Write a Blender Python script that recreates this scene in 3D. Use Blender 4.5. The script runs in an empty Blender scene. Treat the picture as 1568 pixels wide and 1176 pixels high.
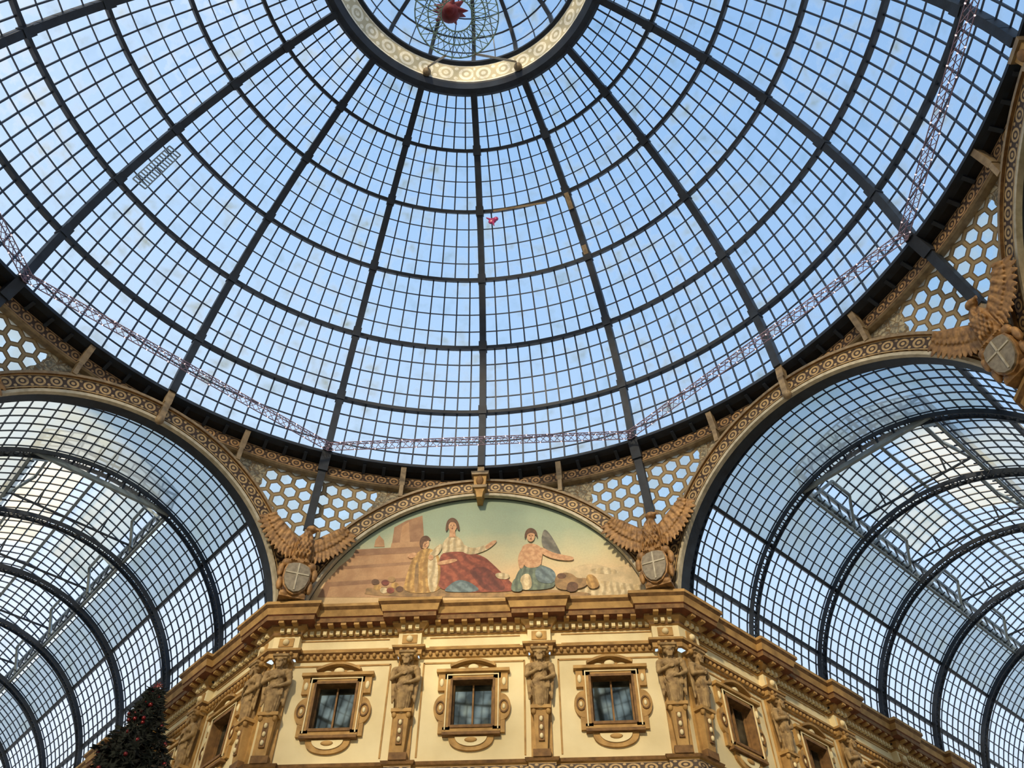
import bpy, math, random
from mathutils import Matrix, Vector
random.seed(7)
pi=math.pi; rad=math.radians
sin=math.sin; cos=math.cos
# ---------------------------------------------------------------- calibrated dimensions (metres); everything is lowered by FLZ at the end
A=18.08; HF=7.49; RD=17.98; ZR=28.77; Z0=20.1; FLZ=1.5
PH=[0,10.97,23.22,35.6,47.56,57.84,67.0]
CX,CY,CZ=2.91,-9.15,3.1; YAW,PITCH,ROLL,F=-3.2,49.3,0.06,1248
V3=Vector
def camvec():
    y,p,r=rad(YAW),rad(PITCH),rad(ROLL)
    f=V3((sin(y)*cos(p),cos(y)*cos(p),sin(p))); rt=V3((cos(y),-sin(y),0)); up=rt.cross(f)
    return f,rt*cos(r)+up*sin(r),-rt*sin(r)+up*cos(r)
f_,r_,u_=camvec()
def onwall(u,v,y=A):
    d=f_*F+r_*(u-784)-u_*(v-588); t=(y-CY)/d.y
    return CX+d.x*t, CZ+d.z*t
# ---------------------------------------------------------------- materials
def lin(c): return tuple(((x/255)/12.92 if x/255<=.04045 else ((x/255+.055)/1.055)**2.4) for x in c)
class NT:
    def __init__(s,name):
        s.m=bpy.data.materials.new(name); s.m.use_nodes=True; s.t=s.m.node_tree; s.t.nodes.clear()
        s.out=s.t.nodes.new('ShaderNodeOutputMaterial')
    def n(s,typ,**kw):
        k=s.t.nodes.new(typ)
        for a,b in kw.items(): setattr(k,a,b)
        return k
    def l(s,a,b): s.t.links.new(a,b)
    def math(s,op,a,b=None,c=None):
        k=s.n('ShaderNodeMath',operation=op)
        for i,x in enumerate((a,b,c)):
            if x is None: continue
            if isinstance(x,(int,float)): k.inputs[i].default_value=x
            else: s.l(x,k.inputs[i])
        return k.outputs[0]
    def mix(s,fac,a,b):
        k=s.n('ShaderNodeMix',data_type='RGBA')
        for idx,x in ((0,fac),(6,a),(7,b)):
            if isinstance(x,(int,float)): k.inputs[idx].default_value=x
            elif isinstance(x,tuple): k.inputs[idx].default_value=x+(1,)
            else: s.l(x,k.inputs[idx])
        return k.outputs[2]
    def noise(s,scale,detail=4,co='Object'):
        tc=s.n('ShaderNodeTexCoord'); k=s.n('ShaderNodeTexNoise'); k.inputs['Scale'].default_value=scale; k.inputs['Detail'].default_value=detail
        s.l(tc.outputs[co],k.inputs['Vector']); return k.outputs['Fac']
    def ramp(s,x,a,b):
        k=s.n('ShaderNodeMapRange'); k.inputs[1].default_value=a;k.inputs[2].default_value=b; s.l(x,k.inputs[0]); return k.outputs[0]
    def bsdf(s,col,rough=.6,metal=0,height=None,bump=.3,dist=.02):
        b=s.n('ShaderNodeBsdfPrincipled'); b.inputs['Roughness'].default_value=rough; b.inputs['Metallic'].default_value=metal
        if isinstance(col,tuple): b.inputs['Base Color'].default_value=col+(1,)
        else: s.l(col,b.inputs['Base Color'])
        if height is not None:
            k=s.n('ShaderNodeBump'); k.inputs['Strength'].default_value=bump; k.inputs['Distance'].default_value=dist
            s.l(height,k.inputs['Height']); s.l(k.outputs[0],b.inputs['Normal'])
        return b.outputs[0]
    def done(s,sh): s.l(sh,s.out.inputs[0]); return s.m
def plain(name,c,c2=None,rough=.7,metal=0,scale=3,bump=.2,lo=.35,hi=.7):
    t=NT(name); c=lin(c); c2=lin(c2) if c2 else tuple(x*.75 for x in c)
    nz=t.noise(scale); fine=t.noise(scale*9,3)
    return t.done(t.bsdf(t.mix(t.ramp(nz,lo,hi),c,c2),rough,metal,fine,bump))
M_cream=plain('cream_plaster',(232,219,178),(218,203,160),.85,scale=.7)
M_frz=plain('frieze_plaster',(238,226,184),(226,209,164),.85,scale=1.2)
M_och=plain('ochre_stone',(190,152,92),(150,116,66),.75,scale=2.5,bump=.4)
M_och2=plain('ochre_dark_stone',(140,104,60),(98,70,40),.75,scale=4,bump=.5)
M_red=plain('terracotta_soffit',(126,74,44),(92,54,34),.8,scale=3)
M_stat=plain('weathered_statue_stone',(178,150,104),(118,94,62),.8,scale=5,bump=.5)
M_eag=plain('gilded_bronze_eagle',(178,136,84),(110,80,50),.5,.15,scale=5,bump=.5)
M_shd=plain('shield_grey_stone',(150,140,120),(116,106,90),.6,scale=6)
M_iron=plain('painted_iron_dark',(38,48,62),(26,32,42),.6,.1,scale=2)
M_bar=plain('glazing_bar_steel',(50,64,84),(38,48,66),.5,.1,scale=1)
M_barl=plain('glazing_bar_pale',(150,165,175),(110,125,138),.5,.1,scale=1)
M_beige=plain('beige_strut_paint',(156,136,104),(116,98,74),.6,scale=4)
M_white=plain('white_fillet',(198,190,168),(164,154,130),.6,scale=4)
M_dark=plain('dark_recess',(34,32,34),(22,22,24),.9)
def ornament(name,c1,c2,period=.5,rr=.3,w=.07):
    t=NT(name); tc=t.n('ShaderNodeTexCoord'); sp=t.n('ShaderNodeSeparateXYZ'); t.l(tc.outputs['UV'],sp.inputs[0])
    u=t.math('SUBTRACT',t.math('FRACT',t.math('DIVIDE',sp.outputs[0],period)),.5)
    v=t.math('SUBTRACT',sp.outputs[1],.5)
    d=t.math('SQRT',t.math('ADD',t.math('MULTIPLY',u,u),t.math('MULTIPLY',v,v)))
    ring=t.math('LESS_THAN',t.math('ABSOLUTE',t.math('SUBTRACT',d,rr)),w)
    dot=t.math('LESS_THAN',d,.12)
    edge=t.math('GREATER_THAN',t.math('ABSOLUTE',v),.43)
    u2=t.math('SUBTRACT',.5,t.math('ABSOLUTE',u)); 
    d2=t.math('SQRT',t.math('ADD',t.math('MULTIPLY',u2,u2),t.math('POWER',t.math('SUBTRACT',t.math('ABSOLUTE',v),.3),2)))
    leaf=t.math('LESS_THAN',d2,.1)
    m=t.math('MAXIMUM',t.math('MAXIMUM',ring,dot),t.math('MAXIMUM',edge,leaf))
    nz=t.noise(5); col=t.mix(t.math('MULTIPLY',m,t.ramp(nz,.2,.5)),lin(c2),lin(c1))
    return t.done(t.bsdf(col,.6,.1,m,.6,.05))
M_orn=ornament('archivolt_ornament',(186,158,112),(66,50,38),.6)
M_orn2=ornament('ring_frieze_ornament',(166,132,90),(62,46,34),.55)
M_orn3=ornament('lantern_band_ornament',(255,250,232),(206,196,164),1.1)
def spandrel():
    t=NT('pierced_spandrel_panel'); tc=t.n('ShaderNodeTexCoord'); sp=t.n('ShaderNodeSeparateXYZ'); t.l(tc.outputs['UV'],sp.inputs[0])
    p=.62; q=p*1.732
    def dd(o):
        a=t.math('ABSOLUTE',t.math('MULTIPLY',t.math('SUBTRACT',t.math('FRACT',t.math('ADD',t.math('DIVIDE',sp.outputs[0],p),o)),.5),p))
        b=t.math('ABSOLUTE',t.math('MULTIPLY',t.math('SUBTRACT',t.math('FRACT',t.math('ADD',t.math('DIVIDE',sp.outputs[1],q),o)),.5),q))
        return t.math('MAXIMUM',a,t.math('ADD',t.math('MULTIPLY',a,.5),t.math('MULTIPLY',b,.866)))
    d=t.math('MINIMUM',dd(0.),dd(.5))
    xc=t.math('ABSOLUTE',t.math('SUBTRACT',sp.outputs[0],HF))
    nzb=t.noise(.9,2); lim=t.math('ADD',HF-3.5,t.math('MULTIPLY',nzb,1.6))
    near=t.math('MULTIPLY',t.math('GREATER_THAN',xc,lim),t.math('GREATER_THAN',sp.outputs[1],24.9))
    hole=t.math('MULTIPLY',near,t.math('LESS_THAN',d,.215)); ring=t.math('MULTIPLY',near,t.math('LESS_THAN',d,.26))
    nz=t.noise(7); vor=t.n('ShaderNodeTexVoronoi'); vor.feature='DISTANCE_TO_EDGE'; vor.inputs['Scale'].default_value=3.6; t.l(tc.outputs['Object'],vor.inputs['Vector'])
    base=t.mix(t.ramp(nz,.4,.6),lin((104,100,88)),lin((174,164,136))); base=t.mix(t.math('LESS_THAN',vor.outputs['Distance'],.05),base,lin((112,92,64)))
    base=t.mix(near,base,lin((150,132,98)))
    col=t.mix(ring,base,lin((110,92,66)))
    b=t.bsdf(col,.7,0,nz,.5)
    tr=t.n('ShaderNodeBsdfTransparent'); tr.inputs[0].default_value=(.85,.92,.95,1)
    tl=t.n('ShaderNodeBsdfTranslucent'); tl.inputs[0].default_value=(.8,.85,.8,1)
    g=t.n('ShaderNodeMixShader'); t.l(t.math('ADD',.2,t.math('MULTIPLY',t.ramp(nzb,.4,.6),.5)),g.inputs[0]); t.l(tr.outputs[0],g.inputs[1]); t.l(tl.outputs[0],g.inputs[2])
    m=t.n('ShaderNodeMixShader'); t.l(hole,m.inputs[0]); t.l(b,m.inputs[1]); t.l(g.outputs[0],m.inputs[2])
    return t.done(m.outputs[0])
M_span=spandrel()
def glass(name,tint,haze,hazecol,sc=1.0,dirt=.25):
    t=NT(name); nz=t.noise(sc,5); n2=t.noise(.25,2)
    tr=t.n('ShaderNodeBsdfTransparent'); tr.inputs[0].default_value=tint+(1,)
    tl=t.n('ShaderNodeBsdfTranslucent'); t.l(t.mix(t.ramp(nz,.5,.75),lin(hazecol),lin((190,188,164))),tl.inputs[0])
    fac=t.math('ADD',haze,t.math('MULTIPLY',t.math('MULTIPLY',t.ramp(nz,.45,.8),t.ramp(n2,.38,.62)),dirt))
    m=t.n('ShaderNodeMixShader'); t.l(fac,m.inputs[0]); t.l(tr.outputs[0],m.inputs[1]); t.l(tl.outputs[0],m.inputs[2])
    return t.done(m.outputs[0])
M_gl=glass('dome_glass',(.95,.97,1.),.2,(250,250,250),1.3,.8)
M_glv=glass('vault_glass',(.97,.98,1.),.16,(250,250,250),.8,.3)
M_frost=glass('frosted_vault_glass',(.66,.7,.71),.55,(196,202,200),.6,.3)
M_frost_lit=glass('frosted_glass_warm_lit',(1.,.93,.82),.45,(255,240,212),.6,.3)  # frosted glass with the warm light on the ridge put into its tint
def winglass():
    t=NT('window_glass'); nz=t.noise(1.2,2)
    b=t.n('ShaderNodeBsdfPrincipled'); t.l(t.mix(t.ramp(nz,.4,.6),lin((66,72,68)),lin((140,150,142))),b.inputs['Base Color']); b.inputs['Roughness'].default_value=.03
    b.inputs['Metallic'].default_value=.85
    return t.done(b.outputs[0])
M_wgl=winglass()
def flat(name,c,c2=None,sc=6,fold=0):
    t=NT(name); tc=t.n('ShaderNodeTexCoord'); v=t.n('ShaderNodeTexVoronoi'); v.inputs['Scale'].default_value=14; t.l(tc.outputs['Object'],v.inputs['Vector'])
    nz=t.noise(sc,4); a=lin(c); b=lin(c2) if c2 else tuple(x*.6 for x in a)
    col=t.mix(t.ramp(nz,.4,.62),a,b)
    if fold:
        wv=t.n('ShaderNodeTexWave'); wv.bands_direction='DIAGONAL' if fold==2 else 'X'; wv.inputs['Scale'].default_value=1.1; wv.inputs['Distortion'].default_value=5; wv.inputs['Detail'].default_value=2; t.l(tc.outputs['Object'],wv.inputs['Vector'])
        col=t.mix(t.math('MULTIPLY',t.ramp(wv.outputs['Fac'],.3,.9),.6),col,tuple(x*.5 for x in b))
    col=t.mix(t.math('MULTIPLY',t.ramp(v.outputs['Distance'],.2,.8),.2),col,tuple(x*.5 for x in a))
    return t.done(t.bsdf(col,.65))
def mosaic_sky():
    t=NT('mosaic_painted_sky'); tc=t.n('ShaderNodeTexCoord'); sp=t.n('ShaderNodeSeparateXYZ'); t.l(tc.outputs['Object'],sp.inputs[0])
    nz=t.noise(.5,4); h=t.math('ADD',sp.outputs[2],t.math('MULTIPLY',t.math('SUBTRACT',nz,.5),2.2))
    r=t.n('ShaderNodeValToRGB'); e=r.color_ramp.elements; e[0].position=0; e[0].color=lin((206,172,118))+(1,); e[1].position=1; e[1].color=lin((140,162,142))+(1,)
    for p,c in((.25,(230,198,150)),(.5,(206,200,160)),(.72,(160,178,152))):
        k=e.new(p); k.color=lin(c)+(1,)
    t.l(t.ramp(h,21.6,26.6),r.inputs[0])
    v=t.n('ShaderNodeTexVoronoi'); v.inputs['Scale'].default_value=14; t.l(tc.outputs['Object'],v.inputs['Vector'])
    col=t.mix(t.math('MULTIPLY',v.outputs['Distance'],.15),r.outputs[0],(.2,.15,.1))
    return t.done(t.bsdf(col,.6))
M_sky=mosaic_sky()
# ---------------------------------------------------------------- mesh builder
class MB:
    def __init__(s): s.v=[];s.f=[];s.m=[];s.uv=[];s.mats=[];s.sm=[]
    def mi(s,mat):
        if mat not in s.mats: s.mats.append(mat)
        return s.mats.index(mat)
    def face(s,pts,mat,uv=None,smooth=False):
        b=len(s.v); s.v+= [tuple(p) for p in pts]; s.f.append(tuple(range(b,b+len(pts)))); s.m.append(s.mi(mat)); s.uv.append(uv); s.sm.append(smooth)
    def raw(s,vs,fs,mat,smooth=False):
        b=len(s.v); s.v+=[tuple(p) for p in vs]; k=s.mi(mat)
        for f in fs: s.f.append(tuple(i+b for i in f)); s.m.append(k); s.uv.append(None); s.sm.append(smooth)
    def hexa(s,P,mat): s.raw(P,[(0,3,2,1),(4,5,6,7),(0,1,5,4),(1,2,6,5),(2,3,7,6),(3,0,4,7)],mat)
    def box(s,x0,x1,y0,y1,z0,z1,mat): s.hexa([(x0,y0,z0),(x1,y0,z0),(x1,y1,z0),(x0,y1,z0),(x0,y0,z1),(x1,y0,z1),(x1,y1,z1),(x0,y1,z1)],mat)
    def beam(s,p,q,w,d,up,mat):
        p=V3(p);q=V3(q);t=(q-p).normalized(); up=V3(up); sd=t.cross(up).normalized()*w/2; u=sd.cross(t).normalized()*d/2
        s.hexa([p-sd-u,p+sd-u,p+sd+u,p-sd+u,q-sd-u,q+sd-u,q+sd+u,q-sd+u],mat)
    def sphere(s,c,r,mat,R=None,n=14,k=8,smooth=True):
        if not hasattr(r,'__len__'): r=(r,r,r)
        c=V3(c); vs=[V3((0,0,r[2]))]
        for i in range(1,k):
            for j in range(n):
                a=pi*i/k;b=2*pi*j/n; vs.append(V3((r[0]*sin(a)*cos(b),r[1]*sin(a)*sin(b),r[2]*cos(a))))
        vs.append(V3((0,0,-r[2])))
        if R is not None: vs=[R@x for x in vs]
        fs=[(0,1+j,1+(j+1)%n) for j in range(n)]
        for i in range(k-2):
            for j in range(n): a=1+i*n; fs.append((a+j,a+n+j,a+n+(j+1)%n,a+(j+1)%n))
        a=1+(k-2)*n; L=len(vs)-1
        fs+=[(a+j,L,a+(j+1)%n) for j in range(n)]
        s.raw([x+c for x in vs],fs,mat,smooth)
    def blade(s,p,q,w,th,mat):
        p=V3(p);q=V3(q);z=q-p; s.sphere((p+q)/2,(th,w,z.length/2),mat,z.to_track_quat('Z','Y').to_matrix(),n=10,k=10)
    def cap(s,p,q,r0,r1,mat,n=10):
        p=V3(p);q=V3(q); z=(q-p); L=z.length; R=z.to_track_quat('Z','Y').to_matrix(); vs=[];K=4
        prof=[(r0*cos(pi/2*(1-i/K))if i else .001,-r0*sin(pi/2*(1-i/K))) for i in range(K+1)]+[(r1*cos(pi/2*i/K)if i<K else .001,L+r1*sin(pi/2*i/K)) for i in range(K+1)]
        for (r,h) in prof:
            for j in range(n): vs.append(R@V3((r*cos(2*pi*j/n),r*sin(2*pi*j/n),h))+p)
        fs=[tuple(reversed(range(n)))]
        for i in range(len(prof)-1):
            for j in range(n): fs.append((i*n+j,i*n+(j+1)%n,(i+1)*n+(j+1)%n,(i+1)*n+j))
        fs.append(tuple((len(prof)-1)*n+j for j in range(n)))
        s.raw(vs,fs,mat,True)
    def prism(s,poly,y0,y1,mat,front=True):
        n=len(poly); s.face([(x,y0,z) for x,z in poly],mat)
        for i in range(n):
            a=poly[i];b=poly[(i+1)%n]; s.face([(a[0],y0,a[1]),(a[0],y1,a[1]),(b[0],y1,b[1]),(b[0],y0,b[1])],mat)
    def lathe(s,prof,mats,n=128,smooth=True,uvp=None):
        for k in range(len(prof)-1):
            (r0,z0),(r1,z1)=prof[k],prof[k+1]; mt=mats[k] if isinstance(mats,list) else mats
            for i in range(n):
                a=2*pi*i/n;b=2*pi*(i+1)/n
                ua=a*r0;ub=b*r0
                s.face([(r0*sin(a),r0*cos(a),z0),(r0*sin(b),r0*cos(b),z0),(r1*sin(b),r1*cos(b),z1),(r1*sin(a),r1*cos(a),z1)],mt,[(ua,0),(ub,0),(ub,1),(ua,1)])
    def mesh(s,name):
        me=bpy.data.meshes.new(name); me.from_pydata(s.v,[],s.f)
        for m in s.mats: me.materials.append(m)
        me.polygons.foreach_set('material_index',s.m); me.polygons.foreach_set('use_smooth',s.sm)
        ul=me.uv_layers.new(name='UVMap'); dat=[]
        for f,u in zip(s.f,s.uv):
            if u: 
                for x in u: dat+=[x[0],x[1]]
            else: dat+=[0.,0.]*len(f)
        ul.data.foreach_set('uv',dat); me.update(); return me
def link(name,me,loc=(0,0,0),rz=0,parent=None):
    o=bpy.data.objects.new(name,me); bpy.context.collection.objects.link(o); o.location=loc; o.rotation_euler=(0,0,rz)
    if parent: o.parent=parent
    return o
def remeshed(mb,name,vox,sm=2):
    me=mb.mesh(name+'_tmp'); o=link('tmp',me)
    m=o.modifiers.new('r','REMESH'); m.mode='VOXEL'; m.voxel_size=vox; m.use_smooth_shade=True
    if sm: k=o.modifiers.new('s','SMOOTH'); k.iterations=sm; k.factor=.5
    dg=bpy.context.evaluated_depsgraph_get(); dg.update()
    r=bpy.data.meshes.new_from_object(o.evaluated_get(dg)); bpy.data.objects.remove(o); r.name=name
    r.materials.clear(); r.materials.append(mb.mats[0]); return r
# ---------------------------------------------------------------- glass dome
def sp(az,ph,r=RD): return V3((r*cos(ph)*sin(az),r*cos(ph)*cos(az),ZR+r*sin(ph)))
d=MB(); C=V3((0,0,ZR)); ph=[rad(x) for x in PH]
NB=[11,11,9,8,7,6]
for k in range(6):
    nb=NB[k]
    for i in range(16*nb):
        a0=2*pi*i/(16*nb); a1=2*pi*(i+1)/(16*nb)
        for j in range(4):
            p0=ph[k]+(ph[k+1]-ph[k])*j/4; p1=ph[k]+(ph[k+1]-ph[k])*(j+1)/4
            d.face([sp(a0,p0,RD+.1),sp(a1,p0,RD+.1),sp(a1,p1,RD+.1),sp(a0,p1,RD+.1)],M_gl)
            if i%nb: d.beam(sp(a0,p0),sp(a0,p1),.068,.08,sp(a0,p0)-C,M_bar)
            if j: d.beam(sp(a0,p0),sp(a1,p0),.045,.06,sp(a0,p0)-C,M_bar)
        d.beam(sp(a0,ph[k],RD-.05),sp(a1,ph[k],RD-.05),.17,.26,sp(a0,ph[k])-C,M_iron)
for i in range(16):
    a=2*pi*i/16; N=24
    for k in range(N):
        p0=ph[6]*k/N;p1=ph[6]*(k+1)/N
        d.beam(sp(a,p0,RD-.12),sp(a,p1+.002,RD-.12),.32,.4,sp(a,(p0+p1)/2)-C,M_iron)
    for k in range(1,6):
        d.beam(sp(a,ph[k]-.014,RD-.16),sp(a,ph[k]+.014,RD-.16),.4,.42,sp(a,ph[k])-C,M_iron)
link('glass_dome',d.mesh('glass_dome'))
# lantern
l=MB(); zl=sp(0,ph[6]).z; rl=RD*cos(ph[6])
l.lathe([(rl+.1,zl-.1),(rl-.05,zl-.2),(6.7,zl-.1),(6.5,zl+.1),(6.45,zl+.2)],[M_iron,M_iron,M_bar,M_iron],96)
l.lathe([(6.45,zl+.2),(6.1,zl+1.5)],M_orn3,96)
l.lathe([(6.1,zl+1.5),(5.9,zl+1.55),(5.9,zl+1.75),(6.15,zl+1.8)],[M_iron,M_iron,M_iron],96)
ZC=zl+1.75
def lp(a,s):
    r=6.0*cos(s); return V3((r*sin(a),r*cos(a),ZC+4.2*sin(s)))
for i in range(64):
    a0=2*pi*i/64;a1=2*pi*(i+1)/64
    for k in range(6):
        s0=rad(80)*k/6;s1=rad(80)*(k+1)/6
        l.face([lp(a0,s0),lp(a1,s0),lp(a1,s1),lp(a0,s1)],M_gl)
        if i%2==0: l.beam(lp(a0,s0)*1,lp(a0,s1),.2 if i%4==0 else .05,.2 if i%4==0 else .07,lp(a0,s0)-V3((0,0,ZC)),M_iron if i%4==0 else M_bar)
        l.beam(lp(a0,s1),lp(a1,s1),.09 if k%2 else .05,.08,(0,0,1),M_bar)
for i in range(48):
    a=2*pi*i/48; r=6.75
    l.beam((r*sin(a),r*cos(a),zl-.1),(r*sin(a),r*cos(a),zl+.55),.06,.06,(sin(a),cos(a),0),M_iron)
    b=2*pi*(i+1)/48
    for h in (.25,.5): l.beam((r*sin(a),r*cos(a),zl+h),(r*sin(b),r*cos(b),zl+h),.05,.05,(0,0,1),M_bar)
link('dome_lantern',l.mesh('dome_lantern'))
# hanging star ornament, suspended from the lantern
h=MB(); M_wire=plain('ornament_wire_green',(150,186,176),(120,148,148)); M_rd=plain('ornament_red',(130,36,46),(90,24,34))
zc=35.9; hx,hy=.25,.35
for r in (.6,1.1,1.6):
    for i in range(32):
        a=2*pi*i/32;b=2*pi*(i+1)/32
        h.beam((hx+r*cos(a),hy+r*sin(a),zc),(hx+r*cos(b),hy+r*sin(b),zc),.045,.045,(0,0,1),M_wire)
        if r>1:
            h.beam((hx+r*cos(a),hy+r*sin(a),zc),(hx+(r-.5)*cos(b),hy+(r-.5)*sin(b),zc),.025,.025,(0,0,1),M_wire)
            h.beam((hx+r*cos(b),hy+r*sin(b),zc),(hx+(r-.5)*cos(a),hy+(r-.5)*sin(a),zc),.025,.025,(0,0,1),M_wire)
for i in range(10):
    a=2*pi*i/10; h.cap((hx-.3,hy-.1,zc+.3),(hx-.3+.7*cos(a),hy+.5*sin(a),zc+.5+.3*(i%2)),.28,.02,M_rd,8)
h.sphere((hx-.3,hy,zc+.4),(.42,.4,.35),M_rd)
for i in range(3):
    a=rad([22,-22,180][i]); h.cap((hx+1.6*sin(a),hy+1.6*cos(a),zc),(6.05*sin(a),6.05*cos(a),zl+.4),.05,.05,M_beige,6)
    h.sphere((6.3*sin(a),6.3*cos(a),zl+.3),(.22,.22,.28),M_beige)
link('hanging_star_ornament',h.mesh('hanging_star_ornament'))
# ---------------------------------------------------------------- ring cornice below the dome
g=MB()
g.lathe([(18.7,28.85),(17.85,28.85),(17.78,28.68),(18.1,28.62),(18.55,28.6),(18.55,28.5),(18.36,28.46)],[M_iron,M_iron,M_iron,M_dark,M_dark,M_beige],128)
g.lathe([(18.36,28.46),(18.28,27.86)],M_orn2,128)
g.lathe([(18.28,27.86),(18.36,27.8),(18.8,27.78)],[M_beige,M_beige],128)
for i in range(32):
    a=2*pi*i/32; e=V3((sin(a),cos(a),0))
    def P(r,z): return e*r+V3((0,0,z))
    if i%4==2:
        g.beam(P(17.85,29.0),P(18.25,28.0),.42,.4,e,M_iron); g.beam(P(18.25,28.1),P(18.95,25.2),.34,.3,e,M_iron)
        g.beam(P(18.95,25.3),P(19.05,24.2),.2,.25,e,M_beige)
    elif i%4==0:
        g.beam(P(17.9,28.75),P(17.75,27.95),.3,.3,e,M_beige)
        if i%8==4: g.beam(P(17.72,28.0),P(17.62,26.9),.24,.3,e,M_beige); g.sphere(P(17.62,26.95),(.18,.18,.22),M_beige)
    else:
        g.beam(P(18.0,28.7),P(18.2,27.8),.24,.32,e,M_beige); g.beam(P(18.2,27.85),P(18.18,27.1),.18,.3,e,M_beige)
    for q in range(1,4):
        b=a+q*2*pi/128; eb=V3((sin(b),cos(b),0)); g.beam(eb*17.95+V3((0,0,28.62)),eb*18.34+V3((0,0,28.42)),.14,.14,(0,0,1),M_iron)
link('ring_cornice',g.mesh('ring_cornice'))
# ---------------------------------------------------------------- archivolt + spandrel (one octagon side)
RO=7.95
def archband(m,r0,r1,yf,yb,mat,t0=8,t1=172,N=84,soff=True,smat=None):
    prev=None
    for i in range(N+1):
        t=rad(t0+(t1-t0)*i/N)
        def pt(r):
            x=r*cos(t)
            if abs(x)>HF-.02 : x=math.copysign(HF-.02,x); return (x,Z0+abs(x)*math.tan(t) if t<pi/2 else Z0+abs(x)*math.tan(pi-t))
            return (x,Z0+r*sin(t))
        a=pt(r0);b=pt(r1); cur=(a,b,t)
        if prev:
            pa,pb,pt_=prev; u0=pt_*7.5;u1=t*7.5
            m.face([(pa[0],yf,pa[1]),(pb[0],yf,pb[1]),(b[0],yf,b[1]),(a[0],yf,a[1])],mat,[(u0,0),(u0,1),(u1,1),(u1,0)])
            if soff:
                m.face([(pa[0],yb,pa[1]),(pa[0],yf,pa[1]),(a[0],yf,a[1]),(a[0],yb,a[1])],smat or mat,[(u0,0),(u0,1),(u1,1),(u1,0)])
                m.face([(pb[0],yf,pb[1]),(pb[0],yb,pb[1]),(b[0],yb,b[1]),(b[0],yf,b[1])],smat or mat,[(u0,0),(u0,1),(u1,1),(u1,0)])
        prev=cur
def arch_mesh(key):
    am=MB()
    archband(am,6.95,7.08,A-.3,A-.1,M_white); archband(am,6.97,7.08,A-.1,A+.4,M_iron); archband(am,7.08,7.18,A-.18,A+.1,M_och2)
    archband(am,7.18,7.74,A-.25,A+.05,M_orn); archband(am,7.74,7.86,A-.36,A+.05,M_beige,smat=M_och2); archband(am,7.86,RO,A-.22,A+.1,M_iron)
    archband(am,6.97,RO,A+.4,A+.4,M_iron,soff=False)
    N=60; pts=[]
    for i in range(N+1):
        t=rad(8+164*i/N); x=RO*cos(t)
        if abs(x)>HF: x=math.copysign(HF,x); z=Z0+abs(x)*abs(math.tan(t))
        else: z=Z0+RO*sin(t)
        a=math.atan2(x,A); lo=V3((x,A-.0,z)); hi=V3((18.6*sin(a),18.6*cos(a),27.82)); pts.append((lo,hi))
    for i in range(N):
        (a,b),(c,e)=pts[i],pts[i+1]
        if a.z>27.75 and c.z>27.75: continue
        for k in range(6):
            q=[a.lerp(b,k/6),c.lerp(e,k/6),c.lerp(e,(k+1)/6),a.lerp(b,(k+1)/6)]
            am.face(q,M_span,[(p.x+HF,p.z) for p in q])
    if key:
        am.prism([(-.3,28.1),(.3,28.1),(.24,27.2),(.16,27.0),(.12,26.7),(-.12,26.7),(-.16,27.0),(-.24,27.2)],A-.6,A,M_och)
        am.prism([(-.4,28.15),(.4,28.15),(.36,27.95),(-.36,27.95)],A-.7,A,M_beige)
        am.prism([(-.34,27.35),(.34,27.35),(.3,27.2),(-.3,27.2)],A-.68,A,M_beige)
        am.sphere((0,A-.6,27.65),(.17,.12,.28),M_och2)
    return am.mesh('archivolt')
ams=[arch_mesh(True),arch_mesh(False)]
for k in range(8): link('trim_%d'%(k+1),ams[k%2],rz=-k*pi/4)
# ---------------------------------------------------------------- building blocks
T1=V3((.70711,-.70711)); T3=V3((.70711,.70711)); P1=V3((-HF,A)); P2=V3((HF,A)); LEN=48
def fr(w,s,o):
    if w==0: p=P1-T1*s; n=V3((-.70711,-.70711)); 
    elif w==1: p=V3((s,A)); n=V3((0,-1))
    else: p=P2+T3*s; n=V3((.70711,-.70711))
    return p+n*o
def sweep(m,path,prof,mats):
    n=len(path); off=[]
    for i in range(n):
        ns=[]
        if i>0: d0=(path[i]-path[i-1]).normalized(); ns.append(V3((d0.y,-d0.x)))
        if i<n-1: d1=(path[i+1]-path[i]).normalized(); ns.append(V3((d1.y,-d1.x)))
        off.append(ns[0] if len(ns)==1 else (ns[0]+ns[1])/(1+ns[0].dot(ns[1])))
    for k in range(len(prof)-1):
        (o0,z0),(o1,z1)=prof[k],prof[k+1]
        L=0
        for i in range(n-1):
            a=path[i]+off[i]*o0;b=path[i+1]+off[i+1]*o0;c=path[i+1]+off[i+1]*o1;e=path[i]+off[i]*o1
            dl=(path[i+1]-path[i]).length
            m.face([(a.x,a.y,z0),(b.x,b.y,z0),(c.x,c.y,z1),(e.x,e.y,z1)],mats[k],[(L,0),(L+dl,0),(L+dl,1),(L,1)]); L+=dl
J=.26; hw=.4
armc=[.55+4.94*k for k in range(0,10)]
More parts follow.
